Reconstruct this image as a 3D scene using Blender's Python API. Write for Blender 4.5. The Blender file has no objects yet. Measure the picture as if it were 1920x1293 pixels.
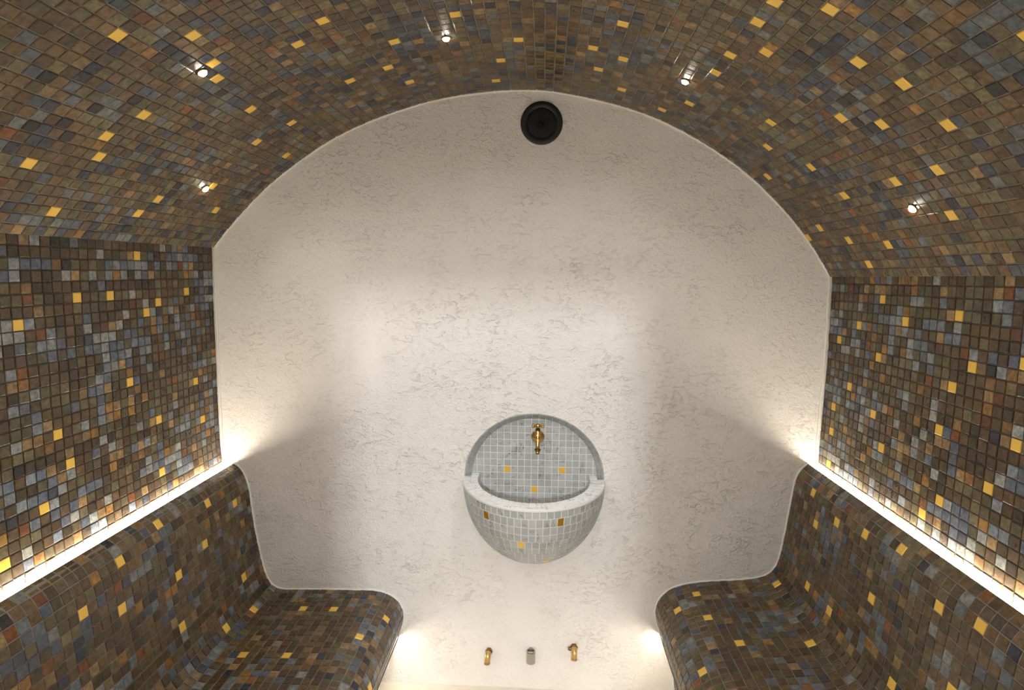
import bpy, math, random
from mathutils import Vector, Matrix, noise
from mathutils.geometry import tessellate_polygon

rnd = random.Random(11)
scene = bpy.context.scene
COL = scene.collection
PI = math.pi

# ------------------------------------------------------------------ camera
W, H, F = 1920.0, 1293.0, 1090.0        # photograph size and focal length in pixels
MM = 0.00195                            # metres per pixel on the end wall
D = F * MM                              # distance from the camera to the end wall
VX, VY, ROLL = 1020.0, 522.0, math.radians(0.8)
dy = Vector(((VX - W/2)/F, -(VY - H/2)/F, -1.0)).normalized()      # room's depth axis seen by the camera
up = Vector((math.sin(ROLL), math.cos(ROLL), 0.0))
dz = (up - dy*up.dot(dy)).normalized()
dx = dy.cross(dz).normalized()
ROT = Matrix((dx, dy, dz))              # camera axes -> room axes
def ray(px, py):
    return ROT @ Vector(((px - W/2)/F, -(py - H/2)/F, -1.0))
r0 = ray(1000, 1290)
CZ = -r0.z/r0.y*D                       # eye height: the floor meets the end wall here
CAM = Vector((0, 0, CZ))
def on_wall(px, py, y=None):
    y = D if y is None else y
    r = ray(px, py)
    return CAM + r*(y/r.y)
def project(p):
    c = ROT.transposed() @ (Vector(p) - CAM)
    return W/2 + F*c.x/-c.z, H/2 - F*c.y/-c.z
cam = bpy.data.cameras.new('camera'); co = bpy.data.objects.new('camera', cam); COL.objects.link(co)
cam.sensor_width = 36.0; cam.lens = F/W*36.0; cam.clip_start = 0.02
co.matrix_world = Matrix.Translation(CAM) @ ROT.to_4x4()
scene.camera = co

# ------------------------------------------------------------------ materials
def nodes(name):
    m = bpy.data.materials.new(name); m.use_nodes = True
    nt = m.node_tree; b = nt.nodes['Principled BSDF']
    return m, nt, b
def N(nt, t, **kw):
    n = nt.nodes.new(t)
    for k, v in kw.items():
        if k in n.inputs: n.inputs[k].default_value = v
        else: setattr(n, k, v)
    return n
def simple(name, col, rough=0.5, metal=0.0, spec=0.5):
    m, nt, b = nodes(name)
    b.inputs['Base Color'].default_value = (*col, 1); b.inputs['Roughness'].default_value = rough
    b.inputs['Metallic'].default_value = metal; b.inputs['Specular IOR Level'].default_value = spec
    return m
def emitter(name, col, s):
    m, nt, b = nodes(name)
    b.inputs['Base Color'].default_value = (*col, 1)
    b.inputs['Emission Color'].default_value = (*col, 1); b.inputs['Emission Strength'].default_value = s
    return m

def tile_mat(name, rough, bump, mott=0.5):
    m, nt, b = nodes(name); L = nt.links.new
    at = N(nt, 'ShaderNodeAttribute', attribute_name='tile_color')
    tc = N(nt, 'ShaderNodeTexCoord')
    n1 = N(nt, 'ShaderNodeTexNoise', Scale=85.0, Detail=5.0, Roughness=0.65)
    n2 = N(nt, 'ShaderNodeTexNoise', Scale=420.0, Detail=3.0, Roughness=0.6)
    L(tc.outputs['Object'], n1.inputs['Vector']); L(tc.outputs['Object'], n2.inputs['Vector'])
    r1 = N(nt, 'ShaderNodeMapRange'); r1.inputs['From Min'].default_value = 0.3; r1.inputs['From Max'].default_value = 0.7
    r1.inputs['To Min'].default_value = 1-mott; r1.inputs['To Max'].default_value = 1+mott
    L(n1.outputs['Fac'], r1.inputs['Value'])
    r2 = N(nt, 'ShaderNodeMapRange'); r2.inputs['From Min'].default_value = 0.3; r2.inputs['From Max'].default_value = 0.7
    r2.inputs['To Min'].default_value = 0.8; r2.inputs['To Max'].default_value = 1.2
    L(n2.outputs['Fac'], r2.inputs['Value'])
    mu = N(nt, 'ShaderNodeMath', operation='MULTIPLY'); L(r1.outputs[0], mu.inputs[0]); L(r2.outputs[0], mu.inputs[1])
    vm = N(nt, 'ShaderNodeVectorMath', operation='SCALE'); L(at.outputs['Color'], vm.inputs[0]); L(mu.outputs[0], vm.inputs['Scale'])
    n3 = N(nt, 'ShaderNodeTexNoise', Scale=55.0, Detail=4.0, Roughness=0.7); L(tc.outputs['Object'], n3.inputs['Vector'])
    r3 = N(nt, 'ShaderNodeMapRange'); r3.inputs['From Min'].default_value = 0.52; r3.inputs['From Max'].default_value = 0.72; r3.inputs['To Max'].default_value = 0.55
    L(n3.outputs['Fac'], r3.inputs['Value'])
    mx = N(nt, 'ShaderNodeMix', data_type='RGBA'); L(r3.outputs[0], mx.inputs['Factor']); L(vm.outputs[0], mx.inputs[6]); mx.inputs[7].default_value = (0.060, 0.042, 0.024, 1)
    L(mx.outputs[2], b.inputs['Base Color'])
    bp = N(nt, 'ShaderNodeBump', Strength=bump, Distance=0.002); L(n1.outputs['Fac'], bp.inputs['Height']); L(bp.outputs[0], b.inputs['Normal'])
    b.inputs['Roughness'].default_value = rough; b.inputs['Specular IOR Level'].default_value = 0.5
    return m
M_tile = tile_mat('stone_mosaic', 0.27, 0.35)

def marble_mat():
    m, nt, b = nodes('white_marble_mosaic'); L = nt.links.new
    at = N(nt, 'ShaderNodeAttribute', attribute_name='tile_color')
    tc = N(nt, 'ShaderNodeTexCoord')
    wv = N(nt, 'ShaderNodeTexNoise', Scale=19.0, Detail=5.0, Roughness=0.55, Distortion=0.7)
    L(tc.outputs['Object'], wv.inputs['Vector'])
    cr = N(nt, 'ShaderNodeValToRGB'); e = cr.color_ramp.elements
    e[0].position = 0.468; e[0].color = (1, 1, 1, 1); e[1].position = 0.512; e[1].color = (1, 1, 1, 1)
    k = cr.color_ramp.elements.new(0.488); k.color = (0.22, 0.24, 0.25, 1)
    L(wv.outputs['Fac'], cr.inputs['Fac'])
    vm = N(nt, 'ShaderNodeMix', data_type='RGBA', blend_type='MULTIPLY'); n5 = N(nt, 'ShaderNodeTexNoise', Scale=33.0, Detail=2.0); L(tc.outputs['Object'], n5.inputs['Vector'])
    m5 = N(nt, 'ShaderNodeMapRange'); m5.inputs['From Min'].default_value = 0.44; m5.inputs['From Max'].default_value = 0.62; m5.inputs['To Max'].default_value = 0.85
    L(n5.outputs['Fac'], m5.inputs['Value']); L(m5.outputs[0], vm.inputs['Factor'])
    L(at.outputs['Color'], vm.inputs[6]); L(cr.outputs['Color'], vm.inputs[7])
    L(vm.outputs[2], b.inputs['Base Color'])
    b.inputs['Roughness'].default_value = 0.35
    return m
M_marble = marble_mat()
M_mgrout = simple('pale_grout', (0.78, 0.77, 0.73), 0.8)

def grout_mat(name, c0, c1, rough):
    m, nt, b = nodes(name); L = nt.links.new
    tc = N(nt, 'ShaderNodeTexCoord'); n1 = N(nt, 'ShaderNodeTexNoise', Scale=30.0, Detail=4.0)
    L(tc.outputs['Object'], n1.inputs['Vector'])
    cr = N(nt, 'ShaderNodeValToRGB'); e = cr.color_ramp.elements
    e[0].position = 0.3; e[0].color = (*c0, 1); e[1].position = 0.7; e[1].color = (*c1, 1)
    L(n1.outputs['Fac'], cr.inputs['Fac']); L(cr.outputs['Color'], b.inputs['Base Color'])
    b.inputs['Roughness'].default_value = rough
    return m
M_grout = grout_mat('brown_grout', (0.13, 0.112, 0.090), (0.235, 0.205, 0.168), 0.6)
M_wgrout = grout_mat('dark_brown_grout', (0.030, 0.024, 0.018), (0.060, 0.048, 0.036), 0.5)
M_gold = simple('gold_leaf_glass', (0.88, 0.56, 0.095), 0.30, 0.25)
M_darkgold = simple('amber_glass', (0.50, 0.27, 0.03), 0.25, 0.4)

def plaster_mat(name, base, amt=1.0):
    m, nt, b = nodes(name); L = nt.links.new
    tc = N(nt, 'ShaderNodeTexCoord')
    mp = N(nt, 'ShaderNodeMapping'); mp.inputs['Scale'].default_value = (0.62, 1.0, 1.0)
    L(tc.outputs['Object'], mp.inputs['Vector'])
    n1 = N(nt, 'ShaderNodeTexNoise', Scale=66.0, Detail=4.0, Roughness=0.62, Distortion=0.9)
    L(mp.outputs[0], n1.inputs['Vector'])
    rr = N(nt, 'ShaderNodeValToRGB'); e = rr.color_ramp.elements
    e[0].position = 0.33; e[0].color = (0, 0, 0, 1); e[1].position = 0.46; e[1].color = (1, 1, 1, 1)
    L(n1.outputs['Fac'], rr.inputs['Fac'])
    n2 = N(nt, 'ShaderNodeTexNoise', Scale=7.0, Detail=4.0, Roughness=0.6)
    L(tc.outputs['Object'], n2.inputs['Vector'])
    mk = N(nt, 'ShaderNodeMapRange'); mk.inputs['From Min'].default_value = 0.30; mk.inputs['From Max'].default_value = 0.72
    L(n2.outputs['Fac'], mk.inputs['Value'])
    n3 = N(nt, 'ShaderNodeTexNoise', Scale=150.0, Detail=3.0); L(tc.outputs['Object'], n3.inputs['Vector'])
    ml = N(nt, 'ShaderNodeMath', operation='MULTIPLY_ADD'); L(rr.outputs['Color'], ml.inputs[0]); L(mk.outputs[0], ml.inputs[1])
    n3s = N(nt, 'ShaderNodeMath', operation='MULTIPLY'); n3s.inputs[1].default_value = 0.75; L(n3.outputs['Fac'], n3s.inputs[0])
    L(n3s.outputs[0], ml.inputs[2])
    bp = N(nt, 'ShaderNodeBump', Strength=0.85*amt, Distance=0.004); L(ml.outputs[0], bp.inputs['Height'])
    n4 = N(nt, 'ShaderNodeTexNoise', Scale=3.0, Detail=2.0); L(tc.outputs['Object'], n4.inputs['Vector'])
    b2 = N(nt, 'ShaderNodeBump', Strength=0.25*amt, Distance=0.03); L(n4.outputs['Fac'], b2.inputs['Height']); L(bp.outputs[0], b2.inputs['Normal'])
    L(b2.outputs[0], b.inputs['Normal'])
    cr = N(nt, 'ShaderNodeMix', data_type='RGBA'); cr.inputs[6].default_value = (*base, 1)
    cr.inputs[7].default_value = (base[0]*0.93, base[1]*0.925, base[2]*0.90, 1)
    L(n2.outputs['Fac'], cr.inputs['Factor']); L(cr.outputs[2], b.inputs['Base Color'])
    b.inputs['Roughness'].default_value = 0.62; b.inputs['Specular IOR Level'].default_value = 0.3
    return m
M_plaster = plaster_mat('cream_trowelled_plaster', (0.83, 0.797, 0.755))
M_bead = simple('white_edge_filler', (0.82, 0.79, 0.72), 0.7)
M_floor = plaster_mat('cream_stone_floor', (0.74, 0.69, 0.60), 0.3)
M_brass = simple('polished_brass', (0.78, 0.50, 0.17), 0.22, 1.0)
M_rawbrass = simple('raw_brass', (0.64, 0.44, 0.19), 0.36, 1.0)
M_dkbrass = simple('tarnished_brass', (0.22, 0.12, 0.05), 0.4, 1.0)
M_chrome = simple('chrome', (0.52, 0.50, 0.48), 0.12, 1.0)
M_black = simple('black_plastic', (0.010, 0.010, 0.011), 0.45)
M_mesh = simple('black_speaker_cloth', (0.006, 0.006, 0.007), 0.8)
M_alu = simple('aluminium_channel', (0.6, 0.6, 0.6), 0.35, 1.0)
WARM = (1.0, 0.89, 0.735)
M_led = emitter('warm_led_diffuser', WARM, 62.0)
M_led2 = emitter('warm_led_diffuser_low', WARM, 150.0)
M_star = emitter('star_lens', (1.0, 0.90, 0.74), 110.0)
M_steel = simple('brushed_steel', (0.55, 0.54, 0.52), 0.3, 1.0)

# ------------------------------------------------------------------ mesh helpers
class MB:
    def __init__(s): s.v, s.f, s.m, s.c, s.sm = [], [], [], [], []
    def add(s, vs, fs, mi=0, col=(1, 1, 1), smooth=False):
        o = len(s.v); s.v += [tuple(v) for v in vs]; s.c += [col]*len(vs)
        for f in fs: s.f.append([i+o for i in f]); s.m.append(mi); s.sm.append(smooth)
    def build(s, name, mats, parent=None):
        me = bpy.data.meshes.new(name)
        org = parent['_o'] if parent else (0, 0, 0)
        me.from_pydata([(v[0]-org[0], v[1]-org[1], v[2]-org[2]) for v in s.v], [], s.f)
        for m in mats: me.materials.append(m)
        me.polygons.foreach_set('material_index', s.m); me.polygons.foreach_set('use_smooth', s.sm)
        a = me.color_attributes.new('tile_color', 'FLOAT_COLOR', 'POINT')
        a.data.foreach_set('color', [k for c in s.c for k in (c[0], c[1], c[2], 1.0)])
        me.update()
        o = bpy.data.objects.new(name, me); COL.objects.link(o)
        if parent: o.parent = parent
        o['_o'] = org
        return o
    # --- shapes
    def lathe(s, prof, base, axis, n=24, mi=0, smooth=True, cap=(True, True), hexa=False):
        """prof: list of (radius, distance along axis)"""
        ax = Vector(axis).normalized(); t = Vector((0, 0, 1)) if abs(ax.z) < 0.9 else Vector((1, 0, 0))
        u = ax.cross(t).normalized(); w = ax.cross(u)
        vs, fs = [], []
        for r, h in prof:
            for k in range(n):
                a = 2*PI*k/n; vs.append(Vector(base) + ax*h + (u*math.cos(a) + w*math.sin(a))*r)
        for i in range(len(prof)-1):
            for k in range(n):
                a, b = i*n+k, i*n+(k+1) % n; fs.append([a, b, b+n, a+n])
        if cap[0]: fs.append(list(range(n))[::-1])
        if cap[1]: fs.append([(len(prof)-1)*n+k for k in range(n)])
        s.add(vs, fs, mi, smooth=smooth)
    def tube(s, path, rad, n=16, mi=0, cap=True, smooth=True):
        path = [Vector(p) for p in path]; vs, fs = [], []
        rad = rad if isinstance(rad, (list, tuple)) else [rad]*len(path)
        u = None
        for i, p in enumerate(path):
            t = (path[min(i+1, len(path)-1)] - path[max(i-1, 0)]).normalized()
            if u is None:
                ref = Vector((0, 0, 1)) if abs(t.z) < 0.9 else Vector((1, 0, 0)); u = t.cross(ref).normalized()
            u = (u - t*u.dot(t)).normalized(); w = t.cross(u)
            for k in range(n):
                a = 2*PI*k/n; vs.append(p + (u*math.cos(a) + w*math.sin(a))*rad[i])
        for i in range(len(path)-1):
            for k in range(n):
                a, b = i*n+k, i*n+(k+1) % n; fs.append([a, b, b+n, a+n])
        if cap: fs.append(list(range(n))[::-1]); fs.append([(len(path)-1)*n+k for k in range(n)])
        s.add(vs, fs, mi, smooth=smooth)
    def sphere(s, c, r, n=16, mi=0):
        vs, fs = [], []; c = Vector(c); m = n//2
        for i in range(m+1):
            a = PI*i/m
            for k in range(n):
                b = 2*PI*k/n; vs.append(c + Vector((math.sin(a)*math.cos(b), math.sin(a)*math.sin(b), math.cos(a)))*r)
        for i in range(m):
            for k in range(n):
                a, b = i*n+k, i*n+(k+1) % n; fs.append([a, b, b+n, a+n])
        s.add(vs, fs, mi, smooth=True)
    def box(s, lo, hi, mi=0):
        x0, y0, z0 = lo; x1, y1, z1 = hi
        vs = [(x0,y0,z0),(x1,y0,z0),(x1,y1,z0),(x0,y1,z0),(x0,y0,z1),(x1,y0,z1),(x1,y1,z1),(x0,y1,z1)]
        s.add(vs, [[0,3,2,1],[4,5,6,7],[0,1,5,4],[1,2,6,5],[2,3,7,6],[3,0,4,7]], mi)
    def prism(s, poly, y0, y1, mi=0, warp=None):
        """closed 2-D polygon (x, z) extruded along the room's depth"""
        n = len(poly); vs = []
        for y in (y0, y1):
            for p in poly:
                q = Vector((p[0], y, p[1])); vs.append(warp(q) if warp else q)
        fs = [[k, (k+1) % n, n+(k+1) % n, n+k] for k in range(n)]
        tri = tessellate_polygon([[Vector((p[0], p[1], 0)) for p in poly]])
        fs += [list(t) for t in tri] + [[n+i for i in t[::-1]] for t in tri]
        s.add(vs, fs, mi)
    def tile(s, q, h, mi, col, bev=0.0013):
        """raised tile over a flat outline q (3-D points, counter-clockwise seen from outside), h = height"""
        n = len(q); c = sum((Vector(p) for p in q), Vector())/n
        nr = Vector()
        for i in range(n): nr += (Vector(q[i])-c).cross(Vector(q[(i+1) % n])-c)
        nr.normalize(); vs = [Vector(p) for p in q]
        vs += [Vector(p) + nr*(h-bev) for p in q]
        vs += [Vector(p) + (c-Vector(p)).normalized()*bev*1.7 + nr*h for p in q]
        fs = []
        for a in (0, n):
            for k in range(n): fs.append([a+k, a+(k+1) % n, a+n+(k+1) % n, a+n+k])
        fs.append([2*n+k for k in range(n)])
        s.add(vs, fs, mi, col)

def tag(o, label=None, cat=None, group=None, kind=None):
    if label: o['label'] = label
    if cat: o['category'] = cat
    if group: o['group'] = group
    if kind: o['kind'] = kind
    return o
def thing(name, label, cat, loc, group=None):
    o = bpy.data.objects.new(name, None); COL.objects.link(o); o.location = loc; o.empty_display_size = 0.05
    o['_o'] = tuple(loc); tag(o, label, cat, group); return o

# ------------------------------------------------------------------ the room's cross-section, measured on the end wall
def P(px, py):
    w = on_wall(px, py); return Vector((w.x, w.z))
def resample(pts, step=None, n=None):
    L = [0.0]
    for a, b in zip(pts, pts[1:]): L.append(L[-1] + (b-a).length)
    n = n or max(1, round(L[-1]/step)); out = []; k = 0
    for i in range(n+1):
        t = L[-1]*i/n
        while k < len(pts)-2 and L[k+1] < t: k += 1
        out.append(pts[k].lerp(pts[k+1], min(1, max(0, (t-L[k])/max(1e-9, L[k+1]-L[k])))))
    return out
def smooth(pts, times, dense=120):
    p = resample(pts, n=dense)
    for _ in range(times): p = [p[0]] + [p[i]*0.5 + (p[i-1]+p[i+1])*0.25 for i in range(1, len(p)-1)] + [p[-1]]
    return p
ARCH = [(400,464),(421,434),(459,393),(489,359),(524,329),(560,302),(599,273),(649,245),(695,225),(741,208),(791,192),(844,180),
        (898,172),(948,168),(1000,166),(1030,169),(1067,175),(1120,186),(1163,197),(1216,214),(1266,236),(1316,265),(1369,298),
        (1419,339),(1458,378),(1493,418),(1522,457),(1543,491),(1557,519)]
arch = smooth([P(*a) for a in ARCH], 14)
WALL_L = [(401,462),(403,560),(407,640),(411,740),(415,820),(420,867)]
WALL_R = [(1557,516),(1552,610),(1547,680),(1541,745),(1535,810),(1530,868)]
wall_l = smooth([P(*a) for a in WALL_L], 6, 40); wall_r = smooth([P(*a) for a in WALL_R], 6, 40)
BENCH_L = [(436,869),(442,869.5),(450,877),(460,894),(466,917),(470,945),(474,973),(480,1006),(486,1033),(492,1059),(499,1080),(507,1094),(516,1102),
           (532,1105),(594,1105),(673,1106),(705,1107),(723,1111),(740,1120),(752,1134),(757,1151),(755,1166),(746,1188),(735,1212),(725,1237),(714,1261),(707,1288)]
BENCH_R = [(1516,869),(1511,873),(1500,883),(1492,899),(1484,941),(1476,982),(1469,1017),(1463,1043),(1455,1063),(1446,1073),(1434,1080),
           (1414,1085),(1380,1088),(1327,1090),(1285,1095),(1258,1103),(1239,1119),(1230,1136),(1229,1151),(1234,1172),(1245,1199),(1255,1228),(1262,1255),(1265,1288)]
bench_l = smooth([P(*a) for a in BENCH_L], 5, 160); bench_r = smooth([P(*a) for a in BENCH_R], 5, 160)
Y0 = -0.62                              # the room's front wall, behind the camera
PITCH = 0.0298
FLOOR = 0.0

def warp_left(p):
    """the left springing line dips slightly towards the entrance"""
    zs = arch[0].y; k = D - p.y
    if p.z >= zs - 1e-6: w = max(0.0, 1 - max(0.0, p.x - arch[0].x)/1.2)
    else: w = max(0.0, (p.z - wall_l[-1].y)/(zs - wall_l[-1].y))
    if p.x > 0.2: w = 0
    return Vector((p.x, p.y, p.z - 0.0141*k*w))
ident = lambda p: Vector(p)

# ------------------------------------------------------------------ mosaic
def lin(r, g, b):
    f = lambda c: ((c/255+0.055)/1.055)**2.4 if c > 10 else c/255/12.92
    return (f(r), f(g), f(b))
PAL = {'brown': [lin(84,65,42), lin(76,58,36), lin(92,71,44), lin(68,54,36), lin(98,76,48)],
       'olive': [lin(86,77,52), lin(94,84,56), lin(78,70,48), lin(102,92,64)],
       'grey':  [lin(92,98,104), lin(80,86,95), lin(106,110,112), lin(72,77,88), lin(118,120,116)],
       'tan':   [lin(124,100,66), lin(136,110,72), lin(112,90,58)],
       'ochre': [lin(146,106,50), lin(134,96,44), lin(122,88,46)],
       'rust':  [lin(122,76,34), lin(110,64,26), lin(92,52,26)],
       'dark':  [lin(48,50,62), lin(42,44,54), lin(56,58,68), lin(38,34,33)]}
def tile_color(i, j, seed, mix):
    n1 = noise.noise(Vector((i*0.24+seed, j*0.15, 3.1))) + 0.5*noise.noise(Vector((i*0.55+seed, j*0.4, 5.1)))   # patches of grey among brown
    n2 = noise.noise(Vector((i*0.6, j*0.6+seed, 9.7)))
    n3 = noise.noise(Vector((i*0.18, j*0.13+seed, 21.7)))
    w = {'brown': 0.46*mix.get('brown', 1)*(1-0.9*max(-0.6, n1)), 'olive': 0.20*mix.get('olive', 1)*max(0.1, 1+2.2*n3),
         'grey': 0.20*math.exp(3.2*(n1-0.05))*mix.get('grey', 1), 'tan': 0.07*mix.get('tan', 1)*max(0.1, 1+1.8*n2),
         'ochre': 0.04*mix.get('ochre', 1)*max(0.1, 1+2*n2), 'rust': 0.035*mix.get('rust', 1)*max(0.1, 1-1.5*n1+n2),
         'dark': 0.05*math.exp(2.4*n1)*mix.get('dark', 1)}
    t = rnd.random()*sum(max(0, v) for v in w.values())
    for k, v in w.items():
        t -= max(0, v)
        if t <= 0: break
    pl = PAL[k]; u = 0.5 + 0.9*noise.noise(Vector((i*0.3, j*0.3, seed+40))) + rnd.uniform(-0.35, 0.35)   # neighbours share a tone
    c = pl[min(len(pl)-1, max(0, int(u*len(pl))))]; g = rnd.uniform(0.88, 1.12)*mix.get('lift_'+k, 1); h = rnd.uniform(-0.05, 0.05)
    m = (c[0]+c[1]+c[2])/3; sa = mix.get('sat', 1); c = [m + (x-m)*sa for x in c]
    return (c[0]*g*(1+h), c[1]*g, c[2]*g*(1-h))

REG = {}      # (surface, i, j) -> tile centre and normal, to find the tile under a measured point
def mosaic(mb, surf, pts, side, mix, seed, gold, warp=ident, gap=0.0027, h=0.0022, ya=0.0):
    """tiles laid row by row on a profile pts (x, z), rows running along the depth; side = +1/-1 picks the room side"""
    prof = resample(pts, PITCH); ncol = round((D-Y0)/PITCH); py = (D-Y0)/ncol
    for i in range(len(prof)-1):
        a, b = prof[i], prof[i+1]; t = (b-a).normalized(); nrm2 = Vector((-t.y, t.x))*side
        rowj = rnd.uniform(-0.0012, 0.0012)
        for j in range(ncol):
            y1 = D - j*py; y0 = y1 - py
            c2 = (a+b)/2; c = Vector((c2.x, (y0+y1)/2 + rowj, c2.y))
            u = Vector((t.x, 0, t.y)); v = Vector((0, 1, 0)); n = Vector((nrm2.x, 0, nrm2.y))
            rot = Matrix.Rotation(rnd.gauss(0, 0.010), 3, n) @ Matrix.Rotation(rnd.gauss(0, 0.010), 3, u) @ Matrix.Rotation(rnd.gauss(0, 0.010), 3, v)
            u, v2 = rot @ u, rot @ v
            hu = ((b-a).length - gap*rnd.uniform(0.75, 1.25))/2; hv = (py - gap*rnd.uniform(0.55, 1.0))/2
            c = c + u*rnd.gauss(0, 0.0003) + n*rnd.gauss(0, 0.0002)
            q = [c-u*hu-v2*hv, c+u*hu-v2*hv, c+u*hu+v2*hv, c-u*hu+v2*hv]
            if (q[1]-q[0]).cross(q[2]-q[1]).dot(n) < 0: q.reverse()
            q = [Vector((p.x, min(max(p.y, Y0+ya), D-ya), p.z)) for p in q]
            q = [warp(p) for p in q]
            REG[(surf, i, j)] = (warp(c), n)
            g = (i, j) in gold
            mb.tile(q, h, 2 if g else 1, (1, 1, 1) if g else tile_color(i, j, seed, mix))

# gold leaf tiles: (row along the cross-section, column counted from the end wall)
GOLD = {
    'wall_l': {(1,13), (5,5), (5,17), (5,21), (6,10), (7,12), (7,27), (14,15), (16,4), (17,24), (19,11), (20,23), (21,3), (23,26), (25,11), (26,30)},
    'bench_l_backrest': {(1,16), (2,8), (2,22), (4,3), (4,27), (6,10), (6,23), (7,15), (12,16), (13,4), (16,10)},
    'bench_l_seat': {(0,5), (3,13), (6,4), (8,13), (10,4), (15,9), (17,4), (19,14)},
    'bench_r_backrest': {(1,20), (2,4), (2,15), (2,30), (3,10), (3,26), (5,6), (7,18), (8,29), (12,7), (12,12), (12,23)},
    'bench_r_seat': {(0,2), (1,13), (8,12), (10,2), (10,7), (13,4), (13,15)},
    'wall_r': {(2,10), (3,21), (4,14), (5,6), (6,28), (7,2), (7,23), (8,10), (9,21), (12,5), (12,28), (13,20), (14,10), (15,2), (16,26), (17,12), (18,2), (19,21), (21,19), (22,2)},
    'vault': {(2,25), (3,16), (5,5), (5,15), (6,30), (8,9), (8,25), (10,26), (13,25), (15,3), (15,10), (18,16), (18,33), (19,9), (19,23), (20,25), (21,29), (26,22), (27,12), (29,24), (31,12), (32,7), (33,17), (39,20), (41,3), (42,9), (44,14), (51,14), (52,9), (53,20), (54,13), (55,5), (60,3), (62,8), (62,17), (62,21), (62,27), (62,30), (64,24), (65,32), (69,14), (69,29), (71,9), (72,22), (72,30), (73,39), (74,3), (74,25), (75,12), (76,30), (79,13), (79,21), (79,26), (82,4), (83,0), (83,24), (84,8), (85,14), (87,9)},
}
for _k in ('bench_l', 'bench_r'):
    for _p in ('_backrest', '_seat', '_front_panel'): GOLD.setdefault(_k+_p, set())
MIX_V = {'lift_grey': 0.72, 'lift_dark': 1.0, 'lift_brown': 1.08, 'lift_olive': 1.05, 'sat': 1.0, 'grey': 0.70, 'dark': 1.9, 'tan': 0.7, 'ochre': 0.3, 'rust': 0.35, 'olive': 1.4}
MIX_W = {'lift_grey': 1.45, 'lift_tan': 1.25, 'lift_brown': 0.80, 'lift_olive': 0.95, 'olive': 1.3, 'rust': 0.55, 'sat': 1.0, 'grey': 1.3, 'dark': 0.3, 'ochre': 1.3, 'tan': 1.1}
MIX_B = {'sat': 1.0, 'grey': 0.75, 'dark': 0.7, 'tan': 0.8, 'ochre': 0.5, 'rust': 0.6, 'brown': 1.15, 'olive': 1.2}

def offset(pts, d):
    out = []
    for i, p in enumerate(pts):
        t = (pts[min(i+1, len(pts)-1)] - pts[max(i-1, 0)]).normalized(); out.append(p + Vector((-t.y, t.x))*d)
    return out

# vault
mb = MB(); a_o = offset(arch, 0.10)
mb.prism([tuple(p) for p in arch] + [tuple(p) for p in a_o[::-1]], Y0, D, 0, warp_left)
mosaic(mb, 'vault', arch, -1, MIX_V, 5.3, GOLD['vault'], warp_left)
tag(mb.build('ceiling', [M_grout, M_tile, M_gold]), 'barrel vault of brown and slate mosaic with gold tiles', 'ceiling', kind='structure')
# side walls
T = 0.12
for nm, pts, sgn, mix, key in (('wall_left', wall_l, -1, MIX_W, 'wall_l'), ('wall_right', wall_r, 1, MIX_W, 'wall_r')):
    mb = MB(); off = 0.008*sgn
    pts = [Vector((p.x+off, p.y)) for p in pts]
    wp = warp_left if sgn < 0 else ident
    foot = pts[-1].x; xo = (min if sgn < 0 else max)(p.x for p in pts) + T*sgn
    mb.prism([tuple(p) for p in pts] + [(foot, FLOOR), (xo, FLOOR), (xo, pts[0].y)], Y0, D, 0, wp)
    ext = pts + [Vector((pts[-1].x, pts[-1].y - 0.022))]
    mosaic(mb, key, ext, -sgn, mix, 14.2+sgn*3, GOLD[key], wp)
    tag(mb.build(nm, [M_wgrout, M_tile, M_gold]), 'brown and grey mosaic side wall above the %s bench' % nm[5:], 'wall', kind='structure')

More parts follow.
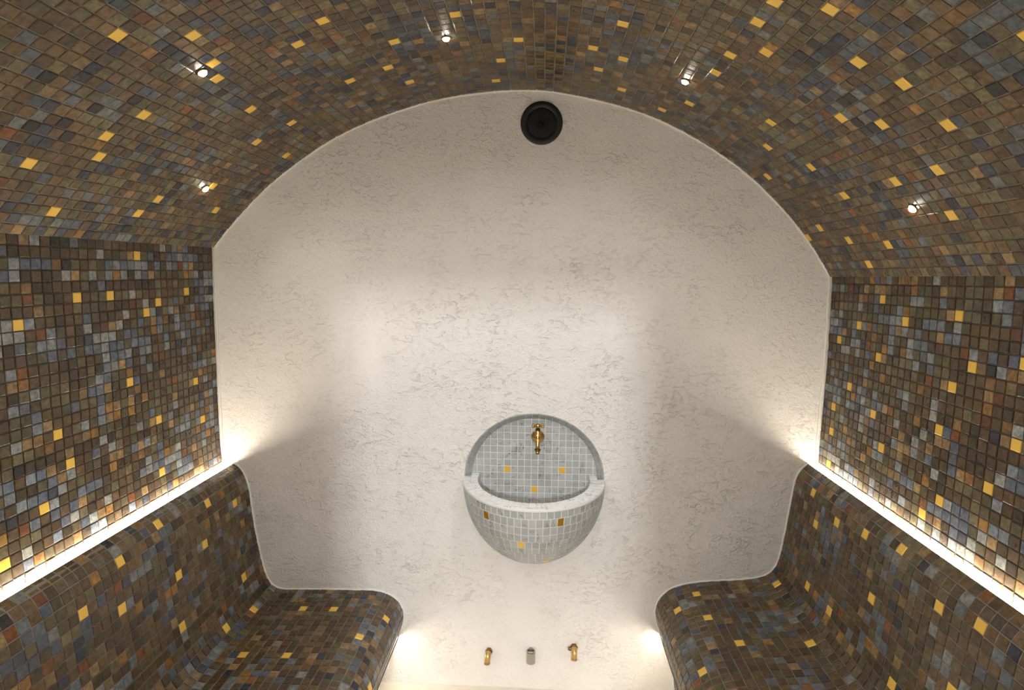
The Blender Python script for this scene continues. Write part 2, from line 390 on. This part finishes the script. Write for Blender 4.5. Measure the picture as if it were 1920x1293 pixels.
# benches
GD = 0.023                              # depth of the light groove behind the backrest
def split(pts, cond):
    k = next(i for i, p in enumerate(pts) if cond(p)); return pts[:k+1], pts[k:]
FOOT = {}
for key, pts, wl, sgn, lab in (('bench_l', bench_l, wall_l, -1, 'curved mosaic bench with backrest along the left wall'),
                               ('bench_r', bench_r, wall_r, 1, 'curved mosaic bench with backrest along the right wall')):
    wx = wl[-1].x + 0.008*sgn - 0.003*sgn
    lip = pts[0]; zg = lip.y - GD
    # cove = the lowest point of the backrest before the seat; nose = the point furthest into the room
    kc = next(i for i in range(20, len(pts)) if abs((pts[i+1]-pts[i]).x) > 1.0*abs((pts[i+1]-pts[i]).y))
    kn = max(range(len(pts)), key=lambda i: -sgn*pts[i].x)
    back, seat, front = pts[:kc+1], pts[kc:kn+1], pts[kn:]
    t = thing('bench', lab, 'bench', (wx-0.2*sgn*1, D-1.2, 0.0))
    side = -1 if sgn < 0 else 1
    side = -side
    spec = []
    spec.append(('backrest', back, [(wx, back[-1].y), (wx, zg), (lip.x+0.002*sgn, zg)]))
    spec.append(('seat', seat, [(wx, seat[-1].y), (wx, seat[0].y)]))
    spec.append(('front_panel', front, [(front[-1].x, FLOOR+0.001), (wx, FLOOR+0.001), (wx, front[0].y)]))
    i0 = 0
    whole = resample(pts, PITCH)
    for nm, pr, close in spec:
        mb = MB(); mb.prism([tuple(p) for p in pr] + close, Y0+0.004, D-0.0018)
        # parts share the bench's continuous rows of tiles
        mosaic(mb, key + '_' + nm, pr, side, MIX_B, 30.7+sgn*7, GOLD.get(key + '_' + nm, set()), ya=0.0018)
        mb.build(nm, [M_grout, M_tile, M_gold], t)
    FOOT[key] = pts[-1]
    # warm strip in the groove behind the backrest
    lab2 = 'warm white light strip glowing behind the %s bench backrest' % ('left' if sgn < 0 else 'right')
    x0, x1 = sorted((wx-0.003*sgn, wx+(lip.x-wx)*0.62))
    ls = thing('led_strip', lab2, 'light strip', ((x0+x1)/2, D-1.2, zg), 'light strips behind the backrests')
    mb = MB(); mb.box((x0, Y0+0.01, zg+0.0005), (x1, D-0.004, zg+0.004)); mb.build('channel', [M_alu], ls)
    mb = MB(); mb.box((x0+0.002, Y0+0.012, zg+0.004), (x1-0.002, D-0.005, zg+0.010)); mb.build('diffuser', [M_led], ls)
    # warm strip under the rounded seat edge
    fk = next(i for i in range(kn, len(pts)) if pts[i].y < pts[kn].y - 0.085)
    p, tt = pts[fk], (pts[fk+1]-pts[fk-1]).normalized()
    n2 = Vector((-tt.y, tt.x))*side
    ls = thing('led_strip', 'warm white light strip under the rounded seat edge of the %s bench' % ('left' if sgn < 0 else 'right'),
               'light strip', (p.x, D-1.2, p.y), 'light strips under the bench seats')
    def q(a, b): w = p + n2*a + tt*b; return (w.x, w.y)
    mb = MB(); mb.prism([q(0.0046, -0.003), q(0.0085, -0.002), q(0.0092, 0.0015), q(0.0062, 0.0015), q(0.0058, 0.006), q(0.0046, 0.006)], Y0+0.01, D-0.001); mb.build('channel', [M_grout], ls)
    mb = MB(); mb.prism([q(0.0063, 0.0017), q(0.0091, 0.0017), q(0.0082, 0.0048), q(0.0062, 0.0048)], Y0+0.012, D-0.002); mb.build('diffuser', [M_led2], ls)

# ------------------------------------------------------------------ basin niche measures
NC = on_wall(1001, 897); NRx = (on_wall(1132, 897).x - on_wall(870, 897).x)/2; NRz = on_wall(1001, 775).z - NC.z
ND = 0.045
def circ(rx, rz, cx, cz, y, n=64, a0=0.0, a1=2*PI, close=False):
    return [Vector((cx + rx*math.cos(a0+(a1-a0)*k/n), y, cz + rz*math.sin(a0+(a1-a0)*k/n))) for k in range(n + (1 if close else 0))]

# end wall: plaster with the basin niche cut into it
def arch_in(d): return arch
outer = [Vector((p.x, 0, p.y)) for p in offset(arch, 0.05)] 
xr, xl = wall_r[0].x + 0.10, wall_l[0].x - 0.10
outer = [Vector((xl, 0, arch[0].y-0.02))] + outer + [Vector((xr, 0, arch[-1].y-0.02)), Vector((xr, 0, -0.05)), Vector((xl, 0, -0.05))]
hole = circ(NRx, NRz, NC.x, NC.z, 0, 64)
loops = [[Vector((p.x, p.z, 0)) for p in outer], [Vector((p.x, p.z, 0)) for p in hole]]
tri = tessellate_polygon(loops); flat = outer + hole
mb = MB()
fr = [Vector((p.x, D, p.z)) for p in flat]; bk = [Vector((p.x, D+0.22, p.z)) for p in flat]; n = len(flat)
fcs = []
for t3 in tri:
    a, b, c = (fr[i] for i in t3)
    t3 = list(t3)
    if (b-a).cross(c-a).y > 0: t3.reverse()
    fcs.append(t3); fcs.append([n+i for i in t3[::-1]])
no = len(outer)
for rng in (range(no), range(no, n)):
    rng = list(rng)
    for k in range(len(rng)):
        a, b = rng[k], rng[(k+1) % len(rng)]; fcs.append([a, b, n+b, n+a])
mb.add(fr+bk, fcs)
tag(mb.build('wall_back', [M_plaster]), 'cream trowelled plaster end wall under the vault', 'wall', kind='structure')
# filler bead where plaster meets the mosaic
mb = MB()
def bead(pts, r, off):
    pts = resample(pts, 0.008); ps = []
    rr = []
    for k, p in enumerate(pts):
        t = (pts[min(k+1, len(pts)-1)]-pts[max(k-1, 0)]).normalized(); nn = Vector((-t.y, t.x))*off
        j = noise.noise(Vector((p.x*45, p.y*45, 0.3)))
        w = p + nn*(0.003+0.0018*j); ps.append((w.x, D-0.0005, w.y)); rr.append(r*(1+0.55*noise.noise(Vector((p.x*70, p.y*70, 4)))))
    mb.tube(ps, rr, 8)
bead(arch, 0.0042, -1); bead(wall_l, 0.0042, 1); bead(wall_r, 0.0042, -1)
bead(bench_l, 0.0038, 1); bead(bench_r, 0.0038, -1)
tag(mb.build('trim_1', [M_bead]), 'rough white filler bead between plaster and mosaic', 'trim', kind='structure')
# floor
mb = MB(); mb.box((xl, Y0-3.6, -0.05), (xr, D, 0.0)); tag(mb.build('floor', [M_floor]), 'pale stone floor between the benches', 'floor', kind='structure')
# front wall behind the camera, with the open doorway to the corridor
dw0, dw1, dh = -0.38, 0.18, 2.07
mb = MB()
top = max(p.y for p in arch) + 0.1
mb.box((xl, Y0-0.1, 0), (dw0, Y0, top)); mb.box((dw1, Y0-0.1, 0), (xr, Y0, top)); mb.box((dw0, Y0-0.1, dh), (dw1, Y0, top))
tag(mb.build('wall_front', [M_plaster]), 'plaster entrance wall with the doorway', 'wall', kind='structure')
# ------------------------------------------------------------------ basin
wb = thing('wash_basin', 'half round grey marble mosaic wash basin under an arched niche', 'basin', (NC.x, D-0.1, NC.z-0.2))
SP = 0.0262
def mcol():
    g = rnd.uniform(0.86, 1.08); return (0.46*g, 0.47*g, 0.455*g)
bcx, bcz = NC.x, NC.z - 0.008; bRx, bRz = NRx - 0.024, NRz - 0.020
# back panel: full disc of square tiles inside the lining
mb = MB(); back_c = circ(bRx+0.004, bRz+0.004, bcx, bcz, D+ND, 64)
mb.add(back_c + [p + Vector((0, 0.02, 0)) for p in back_c], [list(range(64)), [64+k for k in range(64)][::-1]] + [[k, 64+k, 64+(k+1) % 64, (k+1) % 64] for k in range(64)])
def clip(poly, rx, rz, cx, cz, n=48):
    ring = [(cx+rx*math.cos(2*PI*k/n), cz+rz*math.sin(2*PI*k/n)) for k in range(n)]
    for k in range(n):
        (ax, az), (bx, bz) = ring[k], ring[(k+1) % n]; out = []
        ins = lambda p: (bx-ax)*(p[1]-az) - (bz-az)*(p[0]-ax) >= 0
        for i in range(len(poly)):
            p, r = poly[i], poly[(i+1) % len(poly)]
            if ins(p): out.append(p)
            if ins(p) != ins(r):
                dp = (bx-ax)*(p[1]-az) - (bz-az)*(p[0]-ax); dr_ = (bx-ax)*(r[1]-az) - (bz-az)*(r[0]-ax)
                t = dp/(dp-dr_); out.append((p[0]+(r[0]-p[0])*t, p[1]+(r[1]-p[1])*t))
        poly = out
        if len(poly) < 3: return []
    return poly
gpx = [(950, 880), (1055, 881), (1002, 917)]
gw = [on_wall(x, y, D+ND) for x, y in gpx]
x00, z00 = gw[2].x - SP/2, gw[2].z - SP/2
for i in range(-12, 13):
    for j in range(-14, 14):
        cx, cz = x00 + i*SP, z00 + j*SP; g = 0.0013
        poly = clip([(cx+g, cz+g), (cx+SP-g, cz+g), (cx+SP-g, cz+SP-g), (cx+g, cz+SP-g)], bRx, bRz, bcx, bcz)
        if len(poly) < 3: continue
        au = any(abs(w.x-cx-SP/2) < SP/2 and abs(w.z-cz-SP/2) < SP/2 for w in gw)
        q = [Vector((p[0], D+ND, p[1])) for p in poly]
        mb.tile(q, 0.0018, 2 if au else 1, mcol(), 0.0005)
mb.build('back_panel', [M_mgrout, M_marble, M_gold], wb)
# lining of the niche
mb = MB(); n = 64
f_c = circ(NRx-0.0006, NRz-0.0006, NC.x, NC.z, D-0.0005, n); b_c = circ(bRx+0.001, bRz+0.001, bcx, bcz, D+ND-0.001, n)
f_o = circ(NRx-0.0006, NRz-0.0006, NC.x, NC.z, D+ND+0.01, n)
mb.add(f_c+b_c+f_o, [[k, n+k, n+(k+1) % n, (k+1) % n] for k in range(n)] + [[k, (k+1) % n, 2*n+(k+1) % n, 2*n+k] for k in range(n)] +
       [[n+k, 2*n+k, 2*n+(k+1) % n, n+(k+1) % n] for k in range(n)], 0)
nl = 31
for k in range(nl):
    a0, a1 = PI*k/nl - 0.02, PI*(k+1)/nl - 0.02; e = 0.005
    for t0, t1 in ((0.03, 0.5), (0.53, 0.98)):
        q = []
        for a, t in ((a0+e, t0), (a1-e, t0), (a1-e, t1), (a0+e, t1)):
            pf = Vector((NC.x+(NRx-0.0016)*math.cos(a), D, NC.z+(NRz-0.0016)*math.sin(a))); pb = Vector((bcx+bRx*math.cos(a), D+ND, bcz+bRz*math.sin(a)))
            q.append(pf.lerp(pb, t))
        c = sum(q, Vector())/4
        if (q[1]-q[0]).cross(q[2]-q[1]).dot(Vector((bcx, D, bcz))-c) < 0: q.reverse()
        mb.tile(q, 0.0016, 1, mcol(), 0.0005)
mb.build('niche_lining', [M_mgrout, M_marble], wb)
# bowl
BX, BY, BZ = NRx + 0.001, 0.305, 0.300; RW = 0.056
def ell(rx, ry, rz, th, ph): return Vector((NC.x + rx*math.cos(ph)*math.cos(th), D - 0.0018 - ry*math.cos(ph)*math.sin(th), NC.z - rz*math.sin(ph)))
mb = MB(); nt_, np_ = 48, 20
def sheet(rx, ry, rz, flip, lift=0.0):
    vs = [ell(rx, ry, rz, PI*i/nt_, PI/2*j/np_) for j in range(np_+1) for i in range(nt_+1)]; fs = []
    for j in range(np_):
        for i in range(nt_):
            a = j*(nt_+1)+i; f = [a, a+1, a+nt_+2, a+nt_+1]; fs.append(f[::-1] if flip else f)
    mb.add(vs, fs, 0, smooth=True)
sheet(BX-0.002, BY-0.002, BZ-0.002, False)
gold_b = [(918, 961, 3), (1058, 983, 3), (973, 1026, 2), (1102, 1000, 2), (1025, 1050, 2)]
rows = 15; cand = []
for j in range(rows):
    p0, p1 = PI/2*(j)/rows + (0.018 if j == 0 else 0.002), PI/2*(j+1)/rows
    pm = (p0+p1)/2; ln = PI*math.cos(pm)*(BX+BY)/2; nn = max(3, round(ln/SP)); st = 0.5 if j % 2 else 0.0
    for i in range(nn + (1 if st else 0)):
        t0, t1 = PI*max(0, i-st)/nn, PI*min(nn, i+1-st)/nn
        e = 0.0017/max(0.02, math.cos(pm)*0.28); e2 = 0.0055
        if t1-t0 < 3*e: continue
        q = [ell(BX-0.002, BY-0.002, BZ-0.002, t0+e, p0+e2), ell(BX-0.002, BY-0.002, BZ-0.002, t1-e, p0+e2), ell(BX-0.002, BY-0.002, BZ-0.002, t1-e, p1-e2), ell(BX-0.002, BY-0.002, BZ-0.002, t0+e, p1-e2)]
        c = sum(q, Vector())/4
        if (q[1]-q[0]).cross(q[2]-q[1]).dot(c-Vector((NC.x, D, NC.z))) < 0: q.reverse()
        cand.append((q, project(c)))
used = {}
for gx, gy, mi in gold_b:
    k = min(range(len(cand)), key=lambda k: (cand[k][1][0]-gx)**2 + (cand[k][1][1]-gy)**2); used[k] = mi
for k, (q, pc) in enumerate(cand): mb.tile(q, 0.0020, used.get(k, 1), mcol(), 0.0006)
# inside of the bowl, carried back to the niche
ix, iy, iz = BX-RW, BY-RW, BZ-0.05
vs, fs = [], []
for j in range(np_+1):
    ph = PI/2*j/np_
    row = [ell(ix, iy, iz, PI*i/nt_, ph) for i in range(nt_+1)]
    row = [row[0]+Vector((0, ND, 0))] + row + [row[-1]+Vector((0, ND, 0))]; vs += row
m_ = nt_+3
for j in range(np_):
    for i in range(m_-1):
        a = j*m_+i; fs.append([a, a+m_, a+m_+1, a+1])
mb.add(vs, fs, 0, smooth=True)
for j in range(5):
    p0, p1 = PI/2*j/12, PI/2*(j+1)/12; nn = 25
    for i in range(nn):
        t0, t1 = PI*i/nn, PI*(i+1)/nn; e = 0.006
        q = [ell(ix, iy, iz, t0+e, p0+0.005), ell(ix, iy, iz, t1-e, p0+0.005), ell(ix, iy, iz, t1-e, p1-0.005), ell(ix, iy, iz, t0+e, p1-0.005)]
        c = sum(q, Vector())/4
        if (q[1]-q[0]).cross(q[2]-q[1]).dot(c-Vector((NC.x, D, NC.z))) > 0: q.reverse()
        mb.tile(q, 0.0016, 1, mcol(), 0.0005)
mb.build('bowl', [M_mgrout, M_marble, M_gold, M_darkgold], wb)
# rim
mb = MB()
def rp(th, t, z):                        # t 0 = outer edge, 1 = inner edge
    rx = BX + 0.0005 + (ix-BX)*t; ry = BY + 0.0005 + (iy-BY)*t
    return Vector((NC.x + rx*math.cos(th), D - 0.0018 - ry*math.sin(th), NC.z + z))
ths = [PI*i/60 for i in range(61)]
prof = [(0.0, -0.006), (0.0, 0.000), (0.05, 0.003), (0.95, 0.003), (1.0, 0.0), (1.0, -0.006)]
vs, fs = [], []
for t, z in prof:
    row = [rp(th, t, z) for th in ths]
    ends = []
    for r_, sg in ((row[0], 1), (row[-1], -1)):
        f_ = r_.copy()
        if t < 0.5: f_.x = bcx + sg*(bRx - 0.0005)
        ends.append((f_ + Vector((0, ND-0.002, 0)), f_))
    ri = [ends[0][0], ends[0][1]] + row + [ends[1][1], ends[1][0]]
    vs += ri
m_ = 65
for j in range(len(prof)-1):
    for i in range(m_-1):
        a = j*m_+i; fs.append([a, a+1, a+m_+1, a+m_])
mb.add(vs, fs, 0)
nn = 29
for i in range(nn):
    for t0, t1 in ((0.03, 0.49), (0.52, 0.97)):
        e = 0.0045; a0, a1 = PI*i/nn+e, PI*(i+1)/nn-e
        q = [rp(a0, t0, 0.003), rp(a1, t0, 0.003), rp(a1, t1, 0.003), rp(a0, t1, 0.003)]
        if (q[1]-q[0]).cross(q[2]-q[1]).z < 0: q.reverse()
        g = rnd.uniform(0.95, 1.05); mb.tile(q, 0.0014, 1, (0.84*g, 0.855*g, 0.86*g), 0.0005)
for sx in (-1, 1):
    for t0, t1 in ((0.1, 0.49), (0.52, 0.97)):
        xs = [NC.x + sx*(BX + (ix-BX)*t) for t in (t0, t1)]
        if abs(xs[0]-bcx) > bRx: xs[0] = bcx + sx*(bRx-0.001)
        q = [Vector((xs[0], D+0.002, NC.z+0.003)), Vector((xs[1], D+0.002, NC.z+0.003)), Vector((xs[1], D+ND-0.004, NC.z+0.003)), Vector((xs[0], D+ND-0.004, NC.z+0.003))]
        if (q[1]-q[0]).cross(q[2]-q[1]).z < 0: q.reverse()
        mb.tile(q, 0.0014, 1, (0.84, 0.855, 0.86), 0.0005)
mb.build('rim', [M_mgrout, M_marble], wb)

# ------------------------------------------------------------------ brass tap in the niche
yb = D + ND - 0.0032
tp = on_wall(1008.5, 818, yb)
tap = thing('tap', 'polished brass tap with cross handle on the niche wall above the basin', 'tap', tuple(tp))
mb = MB(); mb.lathe([(0.0255, 0), (0.0255, 0.003), (0.023, 0.006), (0.014, 0.011), (0.011, 0.016)], tp, (0, -1, 0), 32); mb.build('flange', [M_brass], tap)
ya = -0.045
ct = tp + Vector((0, ya, 0.010))
mb = MB()
mb.tube([tp, tp+Vector((0, ya*0.6, 0.001)), tp+Vector((0, ya, 0.005))], 0.0092, 18)
mb.lathe([(0.0085, -0.010), (0.0112, -0.006), (0.0112, 0.002), (0.0095, 0.004), (0.0118, 0.005), (0.0118, 0.007), (0.0100, 0.008), (0.0100, 0.024), (0.0085, 0.026)], ct, (0, 0, 1), 20)
mb.build('body', [M_brass], tap)
mb = MB(); mb.lathe([(0.0095, 0.024), (0.0105, 0.025), (0.0105, 0.031), (0.0075, 0.033)], ct, (0, 0, 1), 6, smooth=False); mb.build('gland_nut', [M_dkbrass], tap)
hl = MB(); hc = ct + Vector((0, 0, 0.043))
hl.lathe([(0.005, -0.009), (0.009, -0.006), (0.0115, 0.0), (0.0115, 0.004), (0.008, 0.0065), (0.0, 0.007)], hc, (0, 0, 1), 24)
hd = hl.build('handle', [M_brass], tap)
for k in range(4):
    a = PI/4 + k*PI/2; d = Vector((math.cos(a)*1.25, math.sin(a)*0.9, 0)).normalized()
    h2 = MB(); h2.tube([hc + d*0.008, hc + d*0.017, hc + d*0.021], [0.0034, 0.0028, 0.0040], 12); h2.sphere(hc + d*0.023, 0.0050, 14)
    h2.build('handle_arm', [M_brass], hd)
mb = MB()
sp_ = [ct+Vector((0, 0.002, -0.004)), ct+Vector((0, -0.006, -0.012)), ct+Vector((0, -0.012, -0.022)), ct+Vector((0, -0.014, -0.032)), ct+Vector((0, -0.014, -0.041))]
mb.tube(sp_, [0.0095, 0.0095, 0.0085, 0.0078, 0.0088], 18); mb.build('spout', [M_brass], tap)
se = sp_[-1]
mb = MB(); mb.lathe([(0.0085, 0), (0.0112, 0.001), (0.0112, 0.006), (0.009, 0.007)], se, (0, 0, -1), 24); mb.build('collar', [M_dkbrass], tap)
mb = MB(); mb.lathe([(0.0078, 0.006), (0.0078, 0.019), (0.0062, 0.020), (0.0060, 0.012)], se, (0, 0, -1), 24, cap=(True, True)); mb.build('nozzle', [M_rawbrass], tap)

# ------------------------------------------------------------------ outlets low on the end wall
def elbow(px, py, lab, lean, nutdx):
    p = on_wall(px, py)
    t = thing('pipe_outlet', lab, 'pipe', tuple(p), 'brass outlets low on the end wall')
    mb = MB(); mb.lathe([(0.0135, 0.0), (0.0145, 0.002), (0.0145, 0.010), (0.0125, 0.012)], p+Vector((nutdx, -0.001, 0.001)), (0, -1, 0), 6, smooth=False); mb.build('nut', [M_dkbrass], t)
    c = p + Vector((0, -0.026, 0))
    path = [p + Vector((0, -0.010, 0)), p+Vector((0, -0.018, 0))]
    for k in range(1, 7):
        a = PI/2*k/6; path.append(p + Vector((lean*0.2*(1-math.cos(a)), -0.018 - 0.011*math.sin(a), -0.011*(1-math.cos(a)))))
    path.append(path[-1] + Vector((lean*0.5, 0, -0.006))); path.append(path[-1] + Vector((lean*0.3, 0, -0.006)))
    path.append(path[-1] + Vector((lean*0.2, 0, -0.008)))
    rad = [0.0112]*8 + [0.0108, 0.0112, 0.0118]
    mb = MB(); mb.tube(path, rad, 20); 
    mb.build('elbow', [M_rawbrass], t)
    mb = MB(); mb.lathe([(0.0113, 0), (0.0122, 0.001), (0.0122, 0.0045), (0.0085, 0.005), (0.0085, -0.004)], path[-1]+Vector((0, 0, 0.0008)), (0, 0, -1), 24); mb.build('lip', [M_rawbrass], t)
    return t
elbow(916, 1219, 'stubby brass pipe elbow pointing down, left of the chrome cylinder', -0.002, 0.002)
e2 = elbow(1076, 1211.5, 'stubby brass pipe elbow pointing down, right of the chrome cylinder', 0.0, 0.0)
p = on_wall(1076, 1211.5)
mb = MB(); mb.tube([p+Vector((-0.006, -0.008, 0.004)), p+Vector((-0.020, -0.010, 0.001)), p+Vector((-0.021, -0.010, -0.006)), p+Vector((-0.015, -0.010, -0.010)), p+Vector((-0.009, -0.009, -0.006))], [0.003, 0.0035, 0.003, 0.0022, 0.002], 10); mb.build('clamp_tab', [M_dkbrass], e2)
p = on_wall(995.5, 1216)
st = thing('steam_nozzle', 'upright chrome cylinder between the two brass pipe elbows', 'nozzle', tuple(p))
c = p + Vector((0, -0.024, 0.004))
mb = MB(); mb.lathe([(0.0085, 0), (0.0085, 0.016)], p, (0, -1, 0), 20); mb.build('stem', [M_chrome], st)
mb = MB(); mb.lathe([(0.0160, -0.044), (0.0184, -0.042), (0.0184, 0.003), (0.0172, 0.005), (0.0132, 0.005), (0.0126, 0.003), (0.0126, -0.004)], c, (0, 0, 1), 14, smooth=False, cap=(True, False)); mb.build('sleeve', [M_chrome], st)
mb = MB(); mb.lathe([(0.0122, -0.006), (0.0122, -0.001), (0.0112, 0.0005)], c, (0, 0, 1), 24); mb.build('plug', [M_steel], st)

# ------------------------------------------------------------------ round speaker high on the end wall
p = on_wall(1015.5, 231); R = (on_wall(1055, 231).x - on_wall(976, 231).x)/2
spk = thing('speaker', 'round black wall speaker under the crown of the vault', 'speaker', tuple(p))
mb = MB(); mb.lathe([(R*0.9, -0.02), (R, 0.0), (R, 0.004), (R*0.96, 0.0075), (R*0.76, 0.0068), (R*0.70, 0.004), (R*0.69, -0.004)], p, (0, -1, 0), 64, cap=(True, False)); mb.build('rim', [M_black], spk)
mb = MB(); mb.lathe([(R*0.69, 0.003), (R*0.66, 0.0045), (R*0.40, 0.0075), (0.0, 0.0090)], p, (0, -1, 0), 48); mb.build('grille', [M_mesh], spk)
mb = MB(); mb.lathe([(0.004, 0.008), (0.004, 0.0096), (0.0, 0.0098)], p+Vector((-0.004, 0, -0.004)), (0, -1, 0), 16); mb.build('emblem', [M_black], spk)

# ------------------------------------------------------------------ star lights in the vault, plus added fill lamps out of view
STARS = [(378, 133, 'tiny bright ceiling light in the left vault, nearest the entrance'),
         (383, 352, 'tiny bright ceiling light low in the left vault above the wall'),
         (836, 69, 'tiny bright ceiling light near the crown, left of the speaker'),
         (1286, 150, 'tiny bright ceiling light right of the crown near the end wall arch'),
         (1714, 389, 'tiny bright ceiling light low in the right vault')]
vt = {k: v for k, v in REG.items() if k[0] == 'vault'}
def spot_lamp(name, pos, direction, watts, angle, blend, rad, col=(1.0, 0.955, 0.90)):
    l = bpy.data.lights.new(name, 'SPOT'); l.energy = watts; l.spot_size = math.radians(angle); l.spot_blend = blend
    l.shadow_soft_size = rad; l.color = col
    o = bpy.data.objects.new(name, l); COL.objects.link(o); o.location = pos
    o.rotation_euler = Vector(direction).to_track_quat('-Z', 'Y').to_euler(); return o
def star(pos, n, lab, watts, angle=150, blend=0.6, aim=None):
    t = thing('ceiling_light', lab, 'light', tuple(pos), 'star lights in the vault')
    mb = MB(); mb.lathe([(0.0120, 0.000), (0.0125, 0.0025), (0.0105, 0.0035), (0.0098, 0.0030), (0.0098, 0.001)], pos, n, 20); mb.build('bezel', [M_brass], t)
    mb = MB(); mb.lathe([(0.0097, 0.002), (0.0096, 0.004), (0.0068, 0.0078), (0.0, 0.009)], pos, n, 8, smooth=False); mb.build('lens', [M_star], t)
    spot_lamp('star_lamp', Vector(pos) + Vector(n)*0.020, aim or n, watts, angle, blend, 0.006)
for px, py, lab in STARS:
    best = min(((math.hypot(project(c)[0]-px, project(c)[1]-py), k) for k, (c, n) in vt.items() if c.y > 0.7), key=lambda a: a[0])[1]
    c0, n = vt[best]
    # slide along the tile plane to the measured point
    r = ray(px, py); tt = (c0-CAM).dot(n)/r.dot(n); pos = CAM + r*tt + n*0.0022
    star(pos, n, lab, 2.0, 140, 1.0)
def vault_at(x, y):
    k = min(vt, key=lambda k: abs(vt[k][0].x-x)*3 + abs(vt[k][0].y-y)); return vt[k]
FILL_STARS = [(-0.52, 1.12, 'added out-of-view fill light left of the crown above the benches'),
        (0.20, 1.12, 'added out-of-view fill light just right of the crown above the benches'),
        (-0.85, 0.45, 'added out-of-view fill light over the left bench near the entrance'),
        (0.62, 0.45, 'added out-of-view fill light over the right bench near the entrance'),
        (-0.40, -0.20, 'added out-of-view fill light left of the crown just inside the entrance'),
        (0.25, -0.20, 'added out-of-view fill light right of the crown just inside the entrance')]
for x, y, lab in FILL_STARS:  # unseen lamps added overhead to brighten the benches and end wall
    w = 12.5
    c0, n = vault_at(x, y)
    star(c0 + n*0.0022, n, lab, w, 160, 0.9)

# corridor lamp outside the doorway, and faint corridor light
al = bpy.data.lights.new('corridor_lamp', 'AREA'); al.energy = 112; al.size = 0.20; al.color = (0.95, 0.97, 1.0)
ao = bpy.data.objects.new('corridor_lamp', al); COL.objects.link(ao); ao.location = (0.0, -3.5, 2.6)
ao.rotation_euler = Vector((-0.02, 1.0, -0.28)).to_track_quat('-Z', 'Y').to_euler()
w = bpy.data.worlds.new('corridor_light'); scene.world = w; w.use_nodes = True
w.node_tree.nodes['Background'].inputs[0].default_value = (0.95, 0.97, 1.0, 1); w.node_tree.nodes['Background'].inputs[1].default_value = 0.6

for o in COL.objects:
    if '_o' in o: del o['_o']
scene.view_settings.view_transform = 'Standard'; scene.view_settings.look = 'None'
scene.view_settings.gamma = 1.0; scene.view_settings.exposure = 0.12; scene.view_settings.use_curve_mapping = False
scene.cycles.use_denoising = True
scene.cycles.max_bounces = 10; scene.cycles.diffuse_bounces = 6; scene.cycles.sample_clamp_indirect = 6.0
